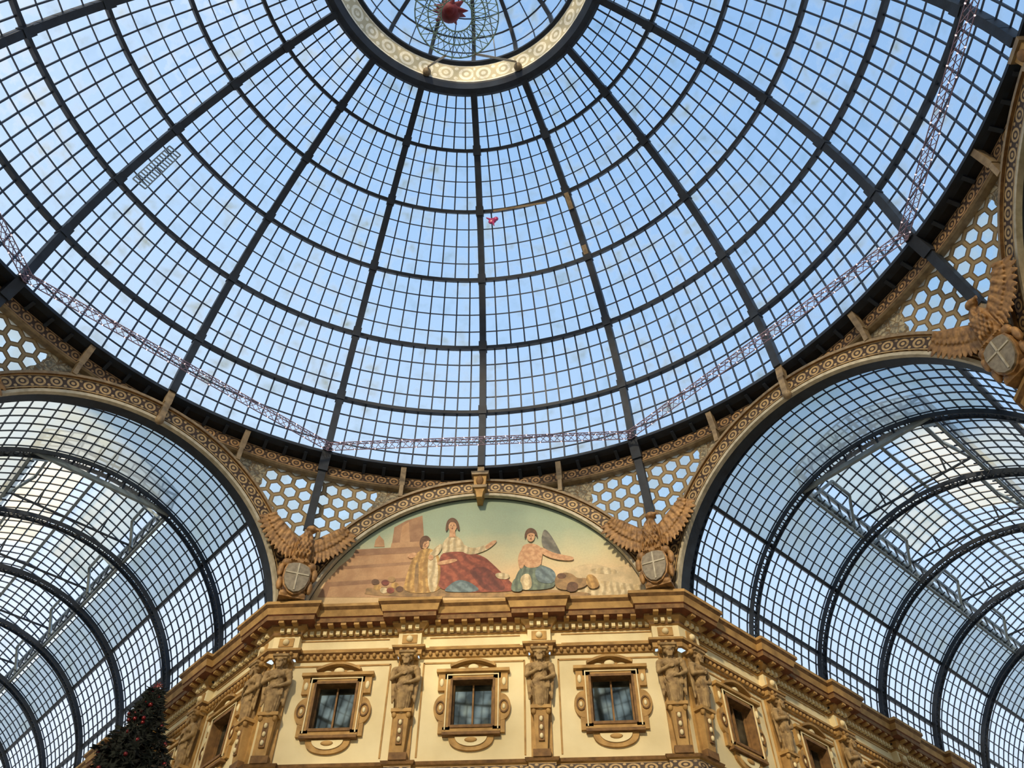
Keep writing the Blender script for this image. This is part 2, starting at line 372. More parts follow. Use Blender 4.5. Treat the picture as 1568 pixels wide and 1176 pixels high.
def jogpath(J):
    p=[fr(0,LEN,0)]
    for s in reversed(armc[1:]):
        p+=[fr(0,s+hw,0),fr(0,s+hw,J),fr(0,s-hw,J),fr(0,s-hw,0)]
    p+=[fr(0,1.0,0),fr(0,1.0,J)]
    bis=V3((-sin(pi/8),-cos(pi/8)))/cos(pi/8)*J; p.append(P1+bis)
    p+=[fr(1,-6.65,J),fr(1,-6.65,0)]
    for s in(-2.42,2.42): p+=[fr(1,s-hw,0),fr(1,s-hw,J),fr(1,s+hw,J),fr(1,s+hw,0)]
    p+=[fr(1,6.65,0),fr(1,6.65,J)]; p.append(P2+V3((sin(pi/8),-cos(pi/8)))/cos(pi/8)*J)
    p+=[fr(2,1.0,J),fr(2,1.0,0)]
    for s in armc[1:]: p+=[fr(2,s-hw,0),fr(2,s-hw,J),fr(2,s+hw,J),fr(2,s+hw,0)]
    p.append(fr(2,LEN,0)); return p
w=MB(); path=jogpath(J)
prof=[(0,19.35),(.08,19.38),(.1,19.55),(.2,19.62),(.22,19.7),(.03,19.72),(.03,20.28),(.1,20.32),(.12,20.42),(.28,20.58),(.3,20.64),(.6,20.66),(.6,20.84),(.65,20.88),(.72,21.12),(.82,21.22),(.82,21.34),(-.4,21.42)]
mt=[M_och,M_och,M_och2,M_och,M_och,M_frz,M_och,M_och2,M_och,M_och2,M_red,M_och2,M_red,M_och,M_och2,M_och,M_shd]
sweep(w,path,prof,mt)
sweep(w,jogpath(.12),[(0,14.9),(.12,14.95),(.12,15.0),(.06,15.02),(.06,15.36),(.14,15.4),(.18,15.5),(0,15.52)],[M_och,M_och,M_och,M_orn,M_och,M_och2,M_och])
sweep(w,jogpath(.12),[(0,8.4),(.3,8.6),(.3,8.8),(0,8.85)],[M_och]*3)
def wb(wl,s0,s1,o0,o1,z0,z1,mat):
    a=fr(wl,s0,o0);b=fr(wl,s1,o0);c=fr(wl,s1,o1);e=fr(wl,s0,o1)
    w.hexa([(a.x,a.y,z0),(b.x,b.y,z0),(c.x,c.y,z0),(e.x,e.y,z0),(a.x,a.y,z1),(b.x,b.y,z1),(c.x,c.y,z1),(e.x,e.y,z1)],mat)
def dent(wl,s0,s1,j):
    n=max(1,int((s1-s0)/.24))
    for i in range(n):
        s=s0+(i+.5)*(s1-s0)/n; wb(wl,s-.07,s+.07,j+.05,j+.24,20.36,20.52,M_frz)
        if i%2==0: wb(wl,s-.1,s+.1,j+.3,j+.57,20.56,20.66,M_och)
        p=fr(wl,s,j+.15); w.sphere((p.x,p.y,19.5),(.075,.075,.09),M_och,n=6,k=4)   # egg moulding below the frieze
for (a,b) in((-6.6,-2.85),(-2.0,2.0),(2.85,6.6)): dent(1,a,b,0)
for s in(-2.42,2.42): dent(1,s-hw,s+hw,J)
for s in(-7.05,7.05): dent(1,s-.38,s+.38,J)
for wl in(0,2):
    dent(wl,.1,.95,J); dent(wl,1.1,armc[1]-hw,0)
    for i in range(1,7): dent(wl,armc[i]+hw,armc[i+1]-hw,0); dent(wl,armc[i]-hw,armc[i]+hw,J)
WZ=(16.66,18.44)
wins={1:[-4.94,0,4.94],0:[x+2.47 for x in armc[:-1]],2:[x+2.47 for x in armc[:-1]]}
for wl in(0,1,2):
    s0,s1=(-HF,HF) if wl==1 else (0,LEN)
    br=[s0]; holes=[]
    for c in wins[wl]: br+=[c-.74,c+.74]; holes.append((c-.74,c+.74))
    br.append(s1); zs=[FLZ,9.9,12.9,WZ[0],WZ[1],19.4]
    for i in range(len(br)-1):
        for j in range(5):
            if (br[i],br[i+1]) in holes and j==3: continue
            a=fr(wl,br[i],0);b=fr(wl,br[i+1],0); w.face([(a.x,a.y,zs[j]),(b.x,b.y,zs[j]),(b.x,b.y,zs[j+1]),(a.x,a.y,zs[j+1])],M_cream)
    cs=[-7.1,-2.42,2.42,7.1] if wl==1 else armc
    for c in cs:
        wb(wl,c-.36,c+.36,-.02,.1,FLZ,19.36,M_och)
        wb(wl,c-.3,c+.3,.1,.34,15.5,15.75,M_och2)
        a=[fr(wl,c-.19,.1),fr(wl,c+.19,.1),fr(wl,c+.19,.32),fr(wl,c-.19,.32)]; b=[fr(wl,c-.27,.1),fr(wl,c+.27,.1),fr(wl,c+.27,.42),fr(wl,c-.27,.42)]
        w.hexa([(p.x,p.y,15.75) for p in a]+[(p.x,p.y,17.15) for p in b],M_och)
        wb(wl,c-.1,c+.1,.3,.4,16.0,16.9,M_och2)
        for zz in(16.15,16.45,16.75): p=fr(wl,c,.42); w.sphere((p.x,p.y,zz),(.07,.07,.1),M_frz,n=6,k=4)
        for sgn in(-1,1):
            p=fr(wl,c+sgn*.25,.4); w.sphere((p.x,p.y,17.02),(.09,.09,.12),M_och,n=8,k=6)
            p=fr(wl,c+sgn*.27,.38); w.sphere((p.x,p.y,19.3),(.1,.1,.1),M_och,n=8,k=6)
        wb(wl,c-.36,c+.36,.1,.5,17.1,17.22,M_och)
        wb(wl,c-.34,c+.34,.0,.4,19.25,19.4,M_och)
        wb(wl,c-.28,c+.28,.02+J,.07+J,19.85,20.2,M_och); p=fr(wl,c,J+.08); w.sphere((p.x,p.y,20.02),(.13,.13,.13),M_frz,n=8,k=6)
    for c in wins[wl]:
        for x in(-1.85,1.85): wb(wl,c+x-.03,c+x+.03,0,.03,15.7,19.2,M_och)
        wb(wl,c-1.85,c+1.85,0,.03,19.14,19.2,M_och); 
        wb(wl,c-1.7,c+1.7,.03,.06,20.18,20.22,M_och); wb(wl,c-1.7,c+1.7,.03,.06,19.8,19.84,M_och)
wm=w.mesh('gallery_wall')
for k,nm in enumerate(('north','east','south','west')): link('wall_'+nm,wm,rz=-k*pi/2)
# ---------------------------------------------------------------- window module
def win_mesh():
    m=MB(); H=1.78
    for x0,x1,z0,z1 in((-1.0,-.74,-.1,H+.22),(.74,1.0,-.1,H+.22),(-1.0,1.0,H,H+.24),(-1.0,1.0,-.22,0)): m.box(x0,x1,-.16,.25,z0,z1,M_och)
    for x0,x1,z0,z1 in((-.8,-.72,0,H),(.72,.8,0,H),(-.74,.74,H-.06,H+.04),(-.74,.74,-.04,.06)): m.box(x0,x1,-.2,.3,z0,z1,M_och2)
    for x0,x1,z0,z1 in((-.94,-.9,-.1,H+.16),(.9,.94,-.1,H+.16),(-.94,.94,H+.13,H+.17)): m.box(x0,x1,-.2,-.1,z0,z1,M_frz)
    for sx in(-1,1):
        x0,x1=sorted((sx*.98,sx*1.25)); m.box(x0,x1,-.14,.02,H-.42,H+.24,M_och); m.sphere((sx*1.12,-.14,H-.12),(.08,.06,.16),M_frz,n=8,k=6)
        x0,x1=sorted((sx*.98,sx*1.16)); m.box(x0,x1,-.12,.02,-.2,.25,M_och)
        arc=[(sx*(1.0+.36*sin(t)),.72+.5*cos(t)) for t in [pi*i/14 for i in range(15)]]
        m.prism(arc,-.13,.02,M_och)
        for i in range(20):
            a=2*pi*i/20;b=2*pi*(i+1)/20; m.beam((sx*1.12+.14*cos(a),-.15,.72+.22*sin(a)),(sx*1.12+.14*cos(b),-.15,.72+.22*sin(b)),.05,.05,(0,1,0),M_och2)
        m.sphere((sx*1.12,-.13,.72),(.06,.05,.1),M_frz,n=8,k=6)
    m.box(-1.32,1.32,-.26,.02,H+.24,H+.36,M_och); m.box(-1.0,1.0,-.24,.02,-.3,-.2,M_och2)
    n=14; pr=None
    for i in range(n+1):
        t=-1+2*i/n; x=t*.82; z=H+.34+.36*cos(t*1.25)
        if pr: m.beam((pr[0],-.16,pr[1]),(x,-.16,z),.28,.09,(0,0,1),M_och)
        pr=(x,z)
    m.prism([(-.8,H+.36)]+[(t*.8,H+.34+.34*cos(t*1.25)) for t in [-1+2*i/14 for i in range(15)]]+[(.8,H+.36)],-.06,.02,M_och)
    m.sphere((0,-.12,H+.46),(.2,.1,.13),M_frz)
    for sx in(-1,1): m.sphere((sx*.42,-.1,H+.42),(.16,.06,.07),M_frz)
    ap=[(.78*cos(t),-.3-.5*abs(sin(t))**.8) for t in [pi*i/16 for i in range(17)]]
    m.prism(ap,-.1,.02,M_och); ap2=[(.55*cos(t),-.34-.32*abs(sin(t))) for t in [pi*i/16 for i in range(17)]]; m.prism(ap2,-.14,.0,M_frz)
    m.sphere((0,-.15,-.45),(.22,.05,.09),M_och,n=10,k=6)
    m.face([(-.74,.22,0),(.74,.22,0),(.74,.22,H),(-.74,.22,H)],M_wgl)
    m.box(-.03,.03,.14,.22,0,H,M_och2); 
    for x0,x1 in((-.74,-.66),(.66,.74)): m.box(x0,x1,.12,.22,0,H,M_och2)
    m.box(-.74,.74,.14,.22,0,.07,M_och2)
    return m.mesh('window')
wme=win_mesh(); wn=0
# ---------------------------------------------------------------- caryatid figure
def statue_mesh(vx):
    m=MB(); S=M_stat; c=m.cap
    c((0,-.22,0),(0,-.24,.62),.2,.27,S,14); c((0,-.24,.55),(0,-.25,.95),.27,.25,S,14)
    for i in range(9):
        a=pi*(i/8); x=.27*cos(a); y=-.24-.2*sin(a); c((x*.75,y+.02,.02),(x*1.05,y,.72),.035,.05,S,8)
    m.sphere((0,-.27,1.15),(.27,.2,.34),S); m.sphere((0,-.3,1.4),(.34,.22,.22),S)
    for sx in(-1,1):
        m.sphere((sx*.15,-.43,1.4),(.15,.09,.12),S); m.sphere((sx*.37,-.27,1.5),(.14,.14,.13),S); c((sx*.1,-.27,1.62),(sx*.34,-.27,1.54),.09,.09,S)
    c((0,-.27,1.55),(0,-.29,1.8),.11,.1,S)
    m.sphere((0,-.33,1.92),(.135,.16,.19),S); m.sphere((0,-.27,1.98),(.175,.16,.17),S)
    for i in range(9):
        a=pi*(i/8)*1.2-.3; m.sphere((.16*cos(a),-.3,1.97+.15*sin(a)),(.055,.08,.05),S,n=8,k=6)
    for i in range(5): c((.05*(i-2),-.46,1.84),(.035*(i-2),-.47,1.68),.035,.02,S,8)
    c((0,-.485,1.95),(0,-.52,1.89),.018,.03,S,8); c((-.09,-.475,1.965),(.09,-.475,1.965),.022,.022,S,8)
    for sx in(-1,1): m.sphere((sx*.055,-.478,1.935),(.024,.016,.014),S,n=8,k=6); m.sphere((sx*.15,-.31,1.92),(.03,.04,.05),S,n=8,k=6)
    c((-.035,-.49,1.855),(.035,-.49,1.855),.014,.014,S,8)
    c((-.41,-.27,1.5),(-.47,-.33,1.14),.12,.09,S); c((-.47,-.33,1.14),(-.12,-.5,1.24),.085,.055,S)
    c((.41,-.27,1.5),(.48,-.3,1.12),.12,.09,S); c((.48,-.3,1.12),(.2,-.47,.92),.085,.055,S)
    for hx,hz,dx,dz in((-.1,1.25,1,.35),(.17,.9,-1,-.35)):
        m.sphere((hx+dx*.04,-.52,hz),(.075,.04,.055),S,n=10,k=6)
        for i in range(4):
            o=(i-1.5)*.034; L=.11-.012*abs(i-1.2)
            p=V3((hx+dx*.09,-.53,hz+o)); q=p+V3((dx*L*.6,-.015,dz*.04)); r=q+V3((dx*L*.4,.03,dz*.04)); c(p,q,.017,.016,S,6); c(q,r,.016,.013,S,6)
        c((hx+dx*.02,-.53,hz+.05),(hx+dx*.07,-.555,hz+.1),.02,.015,S,6)
    for i in range(5): c((.34-.03*i,-.36-.02*i,1.6-.02*i),(-.25+.02*i,-.44,.84-.04*i),.05,.045,S,8)
    for i in range(4): c((-.3,-.34,.88-.06*i),(.3,-.36,.84-.06*i),.05,.05,S,8)
    for sx in(-1,1):
        for i in range(4): c((sx*(.4+.03*i),-.2,1.4),(sx*(.3+.03*i),-.2,.55-.08*i),.05,.04,S,8)
    m.box(-.3,.3,-.5,0,2.1,2.2,S); m.box(-.24,.24,-.44,0,2.02,2.12,S)
    m.box(-.2,.2,-.1,0,0,2.1,S)
    return remeshed(m,'caryatid_statue',vx,1)
sme=statue_mesh(.018)
def place(me,nm,wl,s,z,k,o=0):
    p=fr(wl,s,o); n=[(-.70711,-.70711),(0,-1),(.70711,-.70711)][wl]; a=math.atan2(n[1],n[0])+pi/2
    R=Matrix.Rotation(-k*pi/2,3,'Z'); q=R@V3((p.x,p.y,z))
    return link(nm,me,q,a-k*pi/2)
for k in range(4):
    for wl in(0,1,2):
        for s in wins[wl][:8]:
            wn+=1; place(wme,'window_%d'%wn,wl,s,16.66,k)
        for s in ([-7.1,-2.42,2.42,7.1] if wl==1 else armc[:7]): place(sme,'caryatid_statue',wl,s,17.22,k,.1)
# ---------------------------------------------------------------- eagles with shields
def eagle_mesh():
    m=MB(); S=M_eag; c=m.cap
    m.sphere((0,-.1,2.3),(.36,.34,.66),S,Matrix.Rotation(-.15,3,'X')); m.sphere((0,-.3,2.5),(.3,.24,.36),S)
    for i in range(5):
        for j in range(4): x=(j-1.5)*.15+(.07 if i%2 else 0); z=2.72-.17*i; m.blade((x,-.46+.03*abs(j-1.5),z),(x,-.5+.02*i,z-.24),.09,.05,S)
    c((0,-.2,2.8),(.1,-.36,3.1),.2,.15,S); m.sphere((.16,-.42,3.22),(.23,.18,.17),S)
    c((.32,-.48,3.22),(.5,-.55,3.16),.09,.04,S,8); c((.48,-.55,3.17),(.5,-.57,3.03),.05,.015,S,8); m.sphere((.24,-.55,3.27),.04,S,n=8,k=6)
    for i in range(8): a=i*.8; m.blade((.06+.12*cos(a),-.3+.12*sin(a),3.08),(.02+.3*cos(a),-.22+.26*sin(a),2.66),.09,.04,S)
    for sx in(-1,1):
        sh=V3((sx*.28,-.05,2.65)); elb=V3((sx*.85,-.12,3.2)); wr=V3((sx*1.35,-.25,3.65)); c(sh,elb,.19,.15,S); c(elb,wr,.15,.09,S)
        for i in range(13):
            f=i/12; root=sh.lerp(elb,f*2) if f<.5 else elb.lerp(wr,f*2-1)
            ang=rad(-90+ f*80); L=1.0+.65*f-(.25 if f>.95 else 0)
            tip=root+V3((sx*L*cos(ang)*.5,-.08-.02*(i%2),L*sin(ang) if ang<0 else .1))
            root=root+V3((0,.0+.04*(i%2),0)); m.blade(root,tip,.125,.04,S)
            m.blade(root+V3((0,-.1,.05)),root.lerp(tip,.5)+V3((0,-.08,0)),.11,.05,S); m.blade(root+V3((0,-.15,.08)),root.lerp(tip,.28)+V3((0,-.13,0)),.09,.05,S)
        c((sx*.2,-.2,1.95),(sx*.25,-.3,1.65),.17,.1,S)
        for t in(-1,0,1): c((sx*.25,-.3,1.66),(sx*.25+t*.1,-.48,1.58),.05,.03,S,8)
        m.sphere((sx*.5,-.3,1.5),(.18,.14,.18),S); m.sphere((sx*.66,-.25,1.15),(.13,.12,.3),S); m.sphere((sx*.58,-.25,.55),(.12,.12,.3),S); m.sphere((sx*.32,-.25,.15),(.2,.12,.14),S)
    for i in range(5): m.blade((0,.05,1.9),((i-2)*.2,.0,1.0),.1,.05,S)
    c((-.3,-.3,1.62),(.3,-.3,1.62),.13,.13,S); m.sphere((0,-.1,.9),(.62,.2,.85),S)
    m.box(-.5,.5,-.3,.3,.0,.12,S)
    e=remeshed(m,'eagle',.025,1)
    s=MB(); sh=[(.0,.12),(.2,.2),(.38,.42),(.47,.75),(.47,1.1),(.4,1.32),(.22,1.42),(0,1.46)]
    poly=sh+[(-x,z) for x,z in reversed(sh[1:-1])]
    s.prism([(x*1.12,(z-.8)*1.1+.8) for x,z in poly],-.42,-.1,M_eag); s.prism(poly,-.5,-.3,M_shd)
    s.prism([(-.03,.2),(.03,.2),(.03,1.42),(-.03,1.42)],-.53,-.45,M_white); s.prism([(-.45,.92),(.45,.92),(.45,.98),(-.45,.98)],-.53,-.45,M_white)
    return e,s.mesh('shield')
em,shm=eagle_mesh()
for k in range(8):
    a=pi/8+k*pi/4; r=18.55
    o=bpy.data.objects.new('eagle_statue',None); bpy.context.collection.objects.link(o); o.location=(r*sin(a),r*cos(a),21.42); o.rotation_euler=(0,0,-a)
    b=link('eagle_body',em,parent=o); c=link('shield_cartouche',shm,parent=o)
# ---------------------------------------------------------------- mosaic lunette
q=MB(); R7=7.02
arc=[(R7*cos(t),Z0+R7*sin(t)) for t in [rad(12+156*i/60) for i in range(61)]]
q.face([(x,A-.01,z) for x,z in arc],M_sky)
lay=[0]
def pg(pix,mat):
    lay[0]+=1; y=A-.012-.0015*lay[0]
    q.face([(lambda a:(a[0],y,a[1]))(onwall(u,v)) for u,v in pix],mat)
def smooth(pix,it=2):
    for _ in range(it):
        o=[]
        for i in range(len(pix)):
            a=pix[i];b=pix[(i+1)%len(pix)]; o+=[(a[0]*.75+b[0]*.25,a[1]*.75+b[1]*.25),(a[0]*.25+b[0]*.75,a[1]*.25+b[1]*.75)]
        pix=o
    return pix
def ps(pix,mat): pg(smooth(pix),mat)
def el(cx,cy,rx,ry,mat,rot=0,n=18):
    pg([(cx+rx*cos(t)*cos(rot)-ry*sin(t)*sin(rot),cy+rx*cos(t)*sin(rot)+ry*sin(t)*cos(rot)) for t in [2*pi*i/n for i in range(n)]],mat)
c_wall=flat('mosaic_tan_wall',(196,154,112),(178,134,94),1.5); c_wall2=flat('mosaic_brown_wall',(170,130,96),(150,110,80),2)
c_skin=flat('mosaic_skin',(218,172,130),(190,140,100)); c_yel=flat('mosaic_yellow_robe',(212,170,100),(170,128,70),5,1); c_red=flat('mosaic_red_robe',(172,92,66),(134,66,50),5,2)
c_crm=flat('mosaic_cream_cloth',(230,212,172),(198,174,130),5,1); c_hair=flat('mosaic_hair',(110,76,52)); c_grn=flat('mosaic_green_cloth',(122,136,114),(90,104,94),5,1)
c_gry=flat('mosaic_grey_cloth',(134,130,116),(106,104,98),5,2); c_grd=flat('mosaic_ground',(172,136,90),(126,100,66),3); c_hill=flat('mosaic_hills',(222,198,156),(194,174,136),2); c_blu=flat('mosaic_blue',(124,144,148),(92,110,118),5,2)
c_dr=flat('mosaic_dark_red',(140,70,54),(104,50,42),5,2)
ps([(845,885),(880,868),(905,862),(935,870),(960,866),(990,880),(1000,915),(840,915)],c_hill)
ps([(856,893),(900,888),(950,892),(1002,899),(1005,915),(850,915)],c_crm)
ps([(900,872),(930,868),(950,876),(940,880),(905,879)],c_crm)
pg([(486,915),(498,893),(520,868),(545,848),(640,842),(650,846),(652,915)],c_wall)
pg([(486,915),(500,892),(640,884),(640,889),(505,899),(500,915)],c_wall2)
pg([(520,868),(640,860),(640,864),(516,873)],c_wall2); pg([(545,842),(655,836),(655,846),(540,852)],c_wall2)
pg([(600,836),(604,808),(622,798),(647,790),(650,834)],c_wall2); pg([(612,832),(616,806),(626,800),(628,832)],c_wall); pg([(598,840),(600,832),(654,829),(654,837)],c_wall)
pg([(573,838),(575,828),(581,820),(588,828),(589,838)],c_wall)
ps([(556,915),(562,902),(600,898),(660,902),(740,903),(800,900),(860,905),(905,908),(905,915)],c_grd)
for u,v,c in((566,905,c_grd),(578,900,c_yel),(590,893,c_dr),(600,888,c_grd),(605,897,c_yel),(588,905,c_crm),(612,903,c_hair),(575,892,c_hair),(598,905,c_red)): el(u,v,6,4.5,c)
ps([(634,852),(646,842),(660,840),(672,850),(676,870),(680,908),(616,910),(622,884),(628,866)],c_yel)
ps([(655,846),(668,848),(672,880),(668,908),(655,908)],c_crm); el(651,833,6.5,8.5,c_skin,.15); ps([(642,836),(644,824),(654,820),(661,828),(656,829),(648,831),(647,843)],c_hair)
ps([(640,850),(630,858),(622,852),(634,846)],c_skin); ps([(636,862),(642,862),(640,908),(634,908)],c_grd)
ps([(676,838),(682,826),(692,820),(704,824),(712,836),(710,850),(680,854)],c_crm)
ps([(672,850),(690,846),(712,846),(740,852),(756,866),(770,880),(792,902),(780,908),(668,908),(676,880)],c_red)
ps([(716,872),(742,868),(764,884),(778,906),(742,906),(728,890)],c_dr)
ps([(680,904),(700,888),(720,892),(740,908),(684,908)],c_blu)
ps([(706,832),(722,842),(744,836),(754,830),(758,834),(746,844),(722,852),(706,846)],c_crm); ps([(742,838),(756,828),(763,830),(746,844)],c_skin)
ps([(678,832),(666,840),(658,852),(664,856),(676,846)],c_crm); el(660,855,4,4,c_skin); ps([(668,862),(698,856),(702,861),(672,868)],c_skin)
pg([(689,813),(697,813),(698,824),(688,824)],c_skin); el(693,807,6.5,9,c_skin,-.1); ps([(682,816),(684,799),(693,793),(702,799),(705,815),(700,812),(698,801),(688,801),(686,814)],c_hair)
ps([(757,880),(768,878),(782,882),(778,889),(762,888)],c_crm)
ps([(786,896),(794,874),(806,866),(830,866),(846,874),(852,892),(846,904),(790,906)],c_grn)
ps([(798,840),(806,834),(820,834),(832,842),(830,856),(828,870),(804,872),(800,856)],c_skin)
ps([(832,810),(842,818),(858,846),(862,860),(848,858),(838,846),(828,834)],c_gry)
ps([(828,838),(846,848),(866,852),(880,855),(876,861),(846,858),(826,848)],c_skin); ps([(800,840),(792,856),(796,874),(803,870),(804,854)],c_skin)
el(813,823,6.2,8.5,c_skin,.1); ps([(803,830),(804,815),(812,809),(822,814),(824,828),(819,818),(808,818)],c_hair)
ps([(818,872),(836,868),(852,878),(850,896),(822,894)],c_blu); ps([(796,884),(812,878),(816,904),(798,906)],c_crm)
ps([(848,886),(862,878),(876,880),(884,888),(898,886),(902,896),(888,904),(852,906)],c_grd); ps([(870,892),(886,894),(884,908),(866,908)],c_hair); el(860,884,7,4.5,c_hair)
ps([(900,880),(912,884),(920,900),(904,905),(896,892)],c_yel); ps([(784,894),(790,886),(798,892),(802,908),(782,908)],c_grn)
for u,v in((693,807),(813,823),(651,833)):
    el(u-2.2,v-1,.9,.5,c_hair,n=8); el(u+2.2,v-1,.9,.5,c_hair,n=8); el(u,v+4.2,1.5,.5,c_dr,n=8); el(u+.2,v+1.2,.5,1.6,c_wall2,n=8)
qm=q.mesh('mosaic_lunette')
for k in range(4): link('mosaic_lunette',qm,rz=-k*pi/2)
bw=MB(); bw.prism(arc,A+.02,A+.4,M_shd); bwm=bw.mesh('lunette_wall')
for k in range(4): link('trim_%d'%(9+k),bwm,rz=-k*pi/2)
# ---------------------------------------------------------------- barrel vaults over the arms
v=MB(); RV=7.5; ZV=20.5; y0=A+.45; y1=A+LEN; ya=y0+4.6
def vp(th,y,r=RV): return V3((r*cos(th),y,ZV+r*sin(th)))
NT_=45; axis=lambda th:V3((cos(th),0,sin(th)))
for i in range(NT_):
    t0=pi*i/NT_;t1=pi*(i+1)/NT_; e=abs(math.degrees((t0+t1)/2)-90)
    ma=M_frost if e<48 else M_glv; mb_=M_frost if e<45 else M_glv
    v.face([vp(t0,y0),vp(t1,y0),vp(t1,ya),vp(t0,ya)],ma)
    if e>24: v.face([vp(t0,ya),vp(t1,ya),vp(t1,y1),vp(t0,y1)],mb_)
for i in range(1,NT_):
    th=pi*i/NT_; e=abs(math.degrees(th)-90); big=i in(11,34,5,40)
    ye=y1 if e>=23 else ya
    v.beam(vp(th,y0,RV-.04),vp(th,ye,RV-.04),.15 if big else .042,.2 if big else .06,axis(th),M_iron if big else M_bar)
y=y0; kk=0
while y<y1:
    for i in range(NT_):
        t0=pi*i/NT_;t1=pi*(i+1)/NT_; e=abs(math.degrees((t0+t1)/2)-90)
        if e<24 and y>ya: continue
        v.beam(vp(t0,y,RV-.02),vp(t1,y,RV-.02),.045,.05,axis((t0+t1)/2),M_bar)
    y+=.55
ribs=[y0+.35,y0+4.6]+[y0+4.6+4.94*k for k in range(1,9)]
for yr in ribs:
    for dy in(-.2,.2):
        for i in range(60):
            t0=pi*i/60;t1=pi*(i+1)/60
            v.beam(vp(t0,yr+dy,RV-.22),vp(t1,yr+dy,RV-.22),.05,.2,axis((t0+t1)/2),M_iron)
    for i in range(64):
        th=pi*(i+.5)/64; c=vp(th,yr,RV-.22); a=axis(th); tt=V3((-sin(th),0,cos(th))); yy=V3((0,1,0)); n=8
        for s0 in range(n):
            b0=2*pi*s0/n;b1=2*pi*(s0+1)/n
            v.beam(c+tt*.13*cos(b0)+yy*.16*sin(b0),c+tt*.13*cos(b1)+yy*.16*sin(b1),.04,.06,a,M_iron)
tm=rad(66); xm=RV*cos(tm); zm=ZV+RV*sin(tm)
for sx in(-1,1):
    for dz in(0,.35): v.beam((sx*xm,ya,zm+dz-.15),(sx*xm,y1,zm+dz-.15),.12,.1,(0,0,1),M_barl)
    y=ya
    while y<y1:
        v.beam((sx*xm,y,zm-.1),(sx*xm,y,zm+1.1),.07,.07,(0,1,0),M_iron); 
        v.sphere((sx*xm,y+.41,zm+.02),(.05,.13,.13),M_iron,n=8,k=6); y+=.82
    v.beam((sx*xm,ya,zm+1.1),(sx*xm,y1,zm+1.1),.16,.16,(0,0,1),M_barl)
    v.face([(sx*xm,ya,zm+.2),(sx*xm,y1,zm+.2),(sx*xm,y1,zm+1.1),(sx*xm,ya,zm+1.1)],M_glv)
    def rf(f,y): return V3((sx*(xm+.1)*(1-f),y,zm+1.15+1.1*(1-(1-f)**1.6)))
    for k in range(6):
        v.face([rf(k/6,ya),rf(k/6,ya+10),rf((k+1)/6,ya+10),rf((k+1)/6,ya)],M_frost_lit if k in(1,2,3,4) else M_glv)
        v.face([rf(k/6,ya+10),rf(k/6,y1),rf((k+1)/6,y1),rf((k+1)/6,ya+10)],M_glv)
        v.beam(rf(k/6,ya),rf(k/6,y1),.06,.07,(0,0,1),M_bar)
    y=ya;n=0
    while y<y1:
        for k in range(6): v.beam(rf(k/6,y),rf((k+1)/6,y),.05,.06,(0,0,1),M_bar)
        if n%8==4:
            def tp(f,dy): return V3((sx*(xm-.05-.9*f),y+dy,zm+.1+1.3*f))
            for A_,B_ in(((0,-1.6),(.75,-.7)),((0,1.6),(.75,.7)),((.75,-.7),(.75,.7)),((0,-1.6),(0,1.6))):
                v.beam(tp(*A_),tp(*B_),.12,.12,(0,0,1),M_barl)
        if n%8==0:
            v.beam((sx*xm,y,zm+1.0),(0,y,zm+1.0),.08,.08,(0,0,1),M_iron); v.beam((sx*xm*.5,y,zm+1.0),rf(.5,y),.07,.07,(0,1,0),M_iron)
        y+=.617;n+=1
v.face([(-xm,ya,zm),(xm,ya,zm),(xm,ya,zm+1.1),(0,ya,zm+2.2),(-xm,ya,zm+1.1)],M_glv)
v.beam((-xm,ya,zm-.1),(xm,ya,zm-.1),.16,.2,(0,0,1),M_barl)
for k in range(1,8): v.beam((-xm+2*xm*k/8,ya,zm),(-xm+2*xm*k/8,ya,zm+1.2+.7*(1-abs(k-4)/4)),.07,.07,(0,1,0),M_bar)
v.beam((0,ya,zm+2.25),(0,y1,zm+2.25),.14,.14,(0,0,1),M_barl)
vm=v.mesh('barrel_vault')
for k in range(4): link('barrel_vault_roof',vm,rz=-pi/4-k*pi/2)
# ---------------------------------------------------------------- octagonal light garland
ga=MB(); M_gar=plain('garland_lattice',(160,140,160),(120,106,136)); M_led=NT('garland_bulbs'); em_=M_led.n('ShaderNodeEmission'); em_.inputs[0].default_value=(1,.78,.76,1); em_.inputs[1].default_value=1.3; M_led=M_led.done(em_.outputs[0])
for k in range(8):
    a=rad(22.5+45*k);b=rad(67.5+45*k); p=V3((17.55*sin(a),17.55*cos(a),28.8)); s_=V3((17.55*sin(b),17.55*cos(b),28.8)); n=44; inn=-V3((sin((a+b)/2),cos((a+b)/2),0))*.3
    ch=[V3((0,0,.18)),V3((0,0,-.18)),inn]
    for c in ch: ga.beam(p+c,s_+c,.03,.03,(0,0,1),M_gar)
    for i in range(n):
        f0=i/n;f1=(i+1)/n
        for j in range(3): ga.beam(p.lerp(s_,f0)+ch[j],p.lerp(s_,f1)+ch[(j+1)%3],.02,.02,(0,0,1),M_gar)
        ga.sphere(p.lerp(s_,f0)+ch[i%3],.035,M_led,n=6,k=4)
    ga.beam(p,V3((17.8*sin(a),17.8*cos(a),28.95)),.1,.1,(0,0,1),M_gar)
link('light_garland',ga.mesh('light_garland'))
rp=MB()
rp.beam(sp(rad(3.5),ph[4]-.004,RD-.35),sp(rad(17),ph[4]-.012,RD-.35),.1,.05,sp(rad(12),ph[4])-C,M_beige)
for f0,f1 in((0.02,.16),(.72,.97)):
    p0=ph[3]+(ph[4]-ph[3])*f0;p1=ph[3]+(ph[4]-ph[3])*f1; rp.beam(sp(rad(22.5),p0,RD-.36),sp(rad(22.5),p1,RD-.36),.24,.04,sp(rad(22.5),p0)-C,M_beige)
link('repair_boards',rp.mesh('repair_boards'))
lv=MB()
def lvp(a,p): return sp(rad(a),rad(p),RD-.2)
up=lvp(-65,29)-C
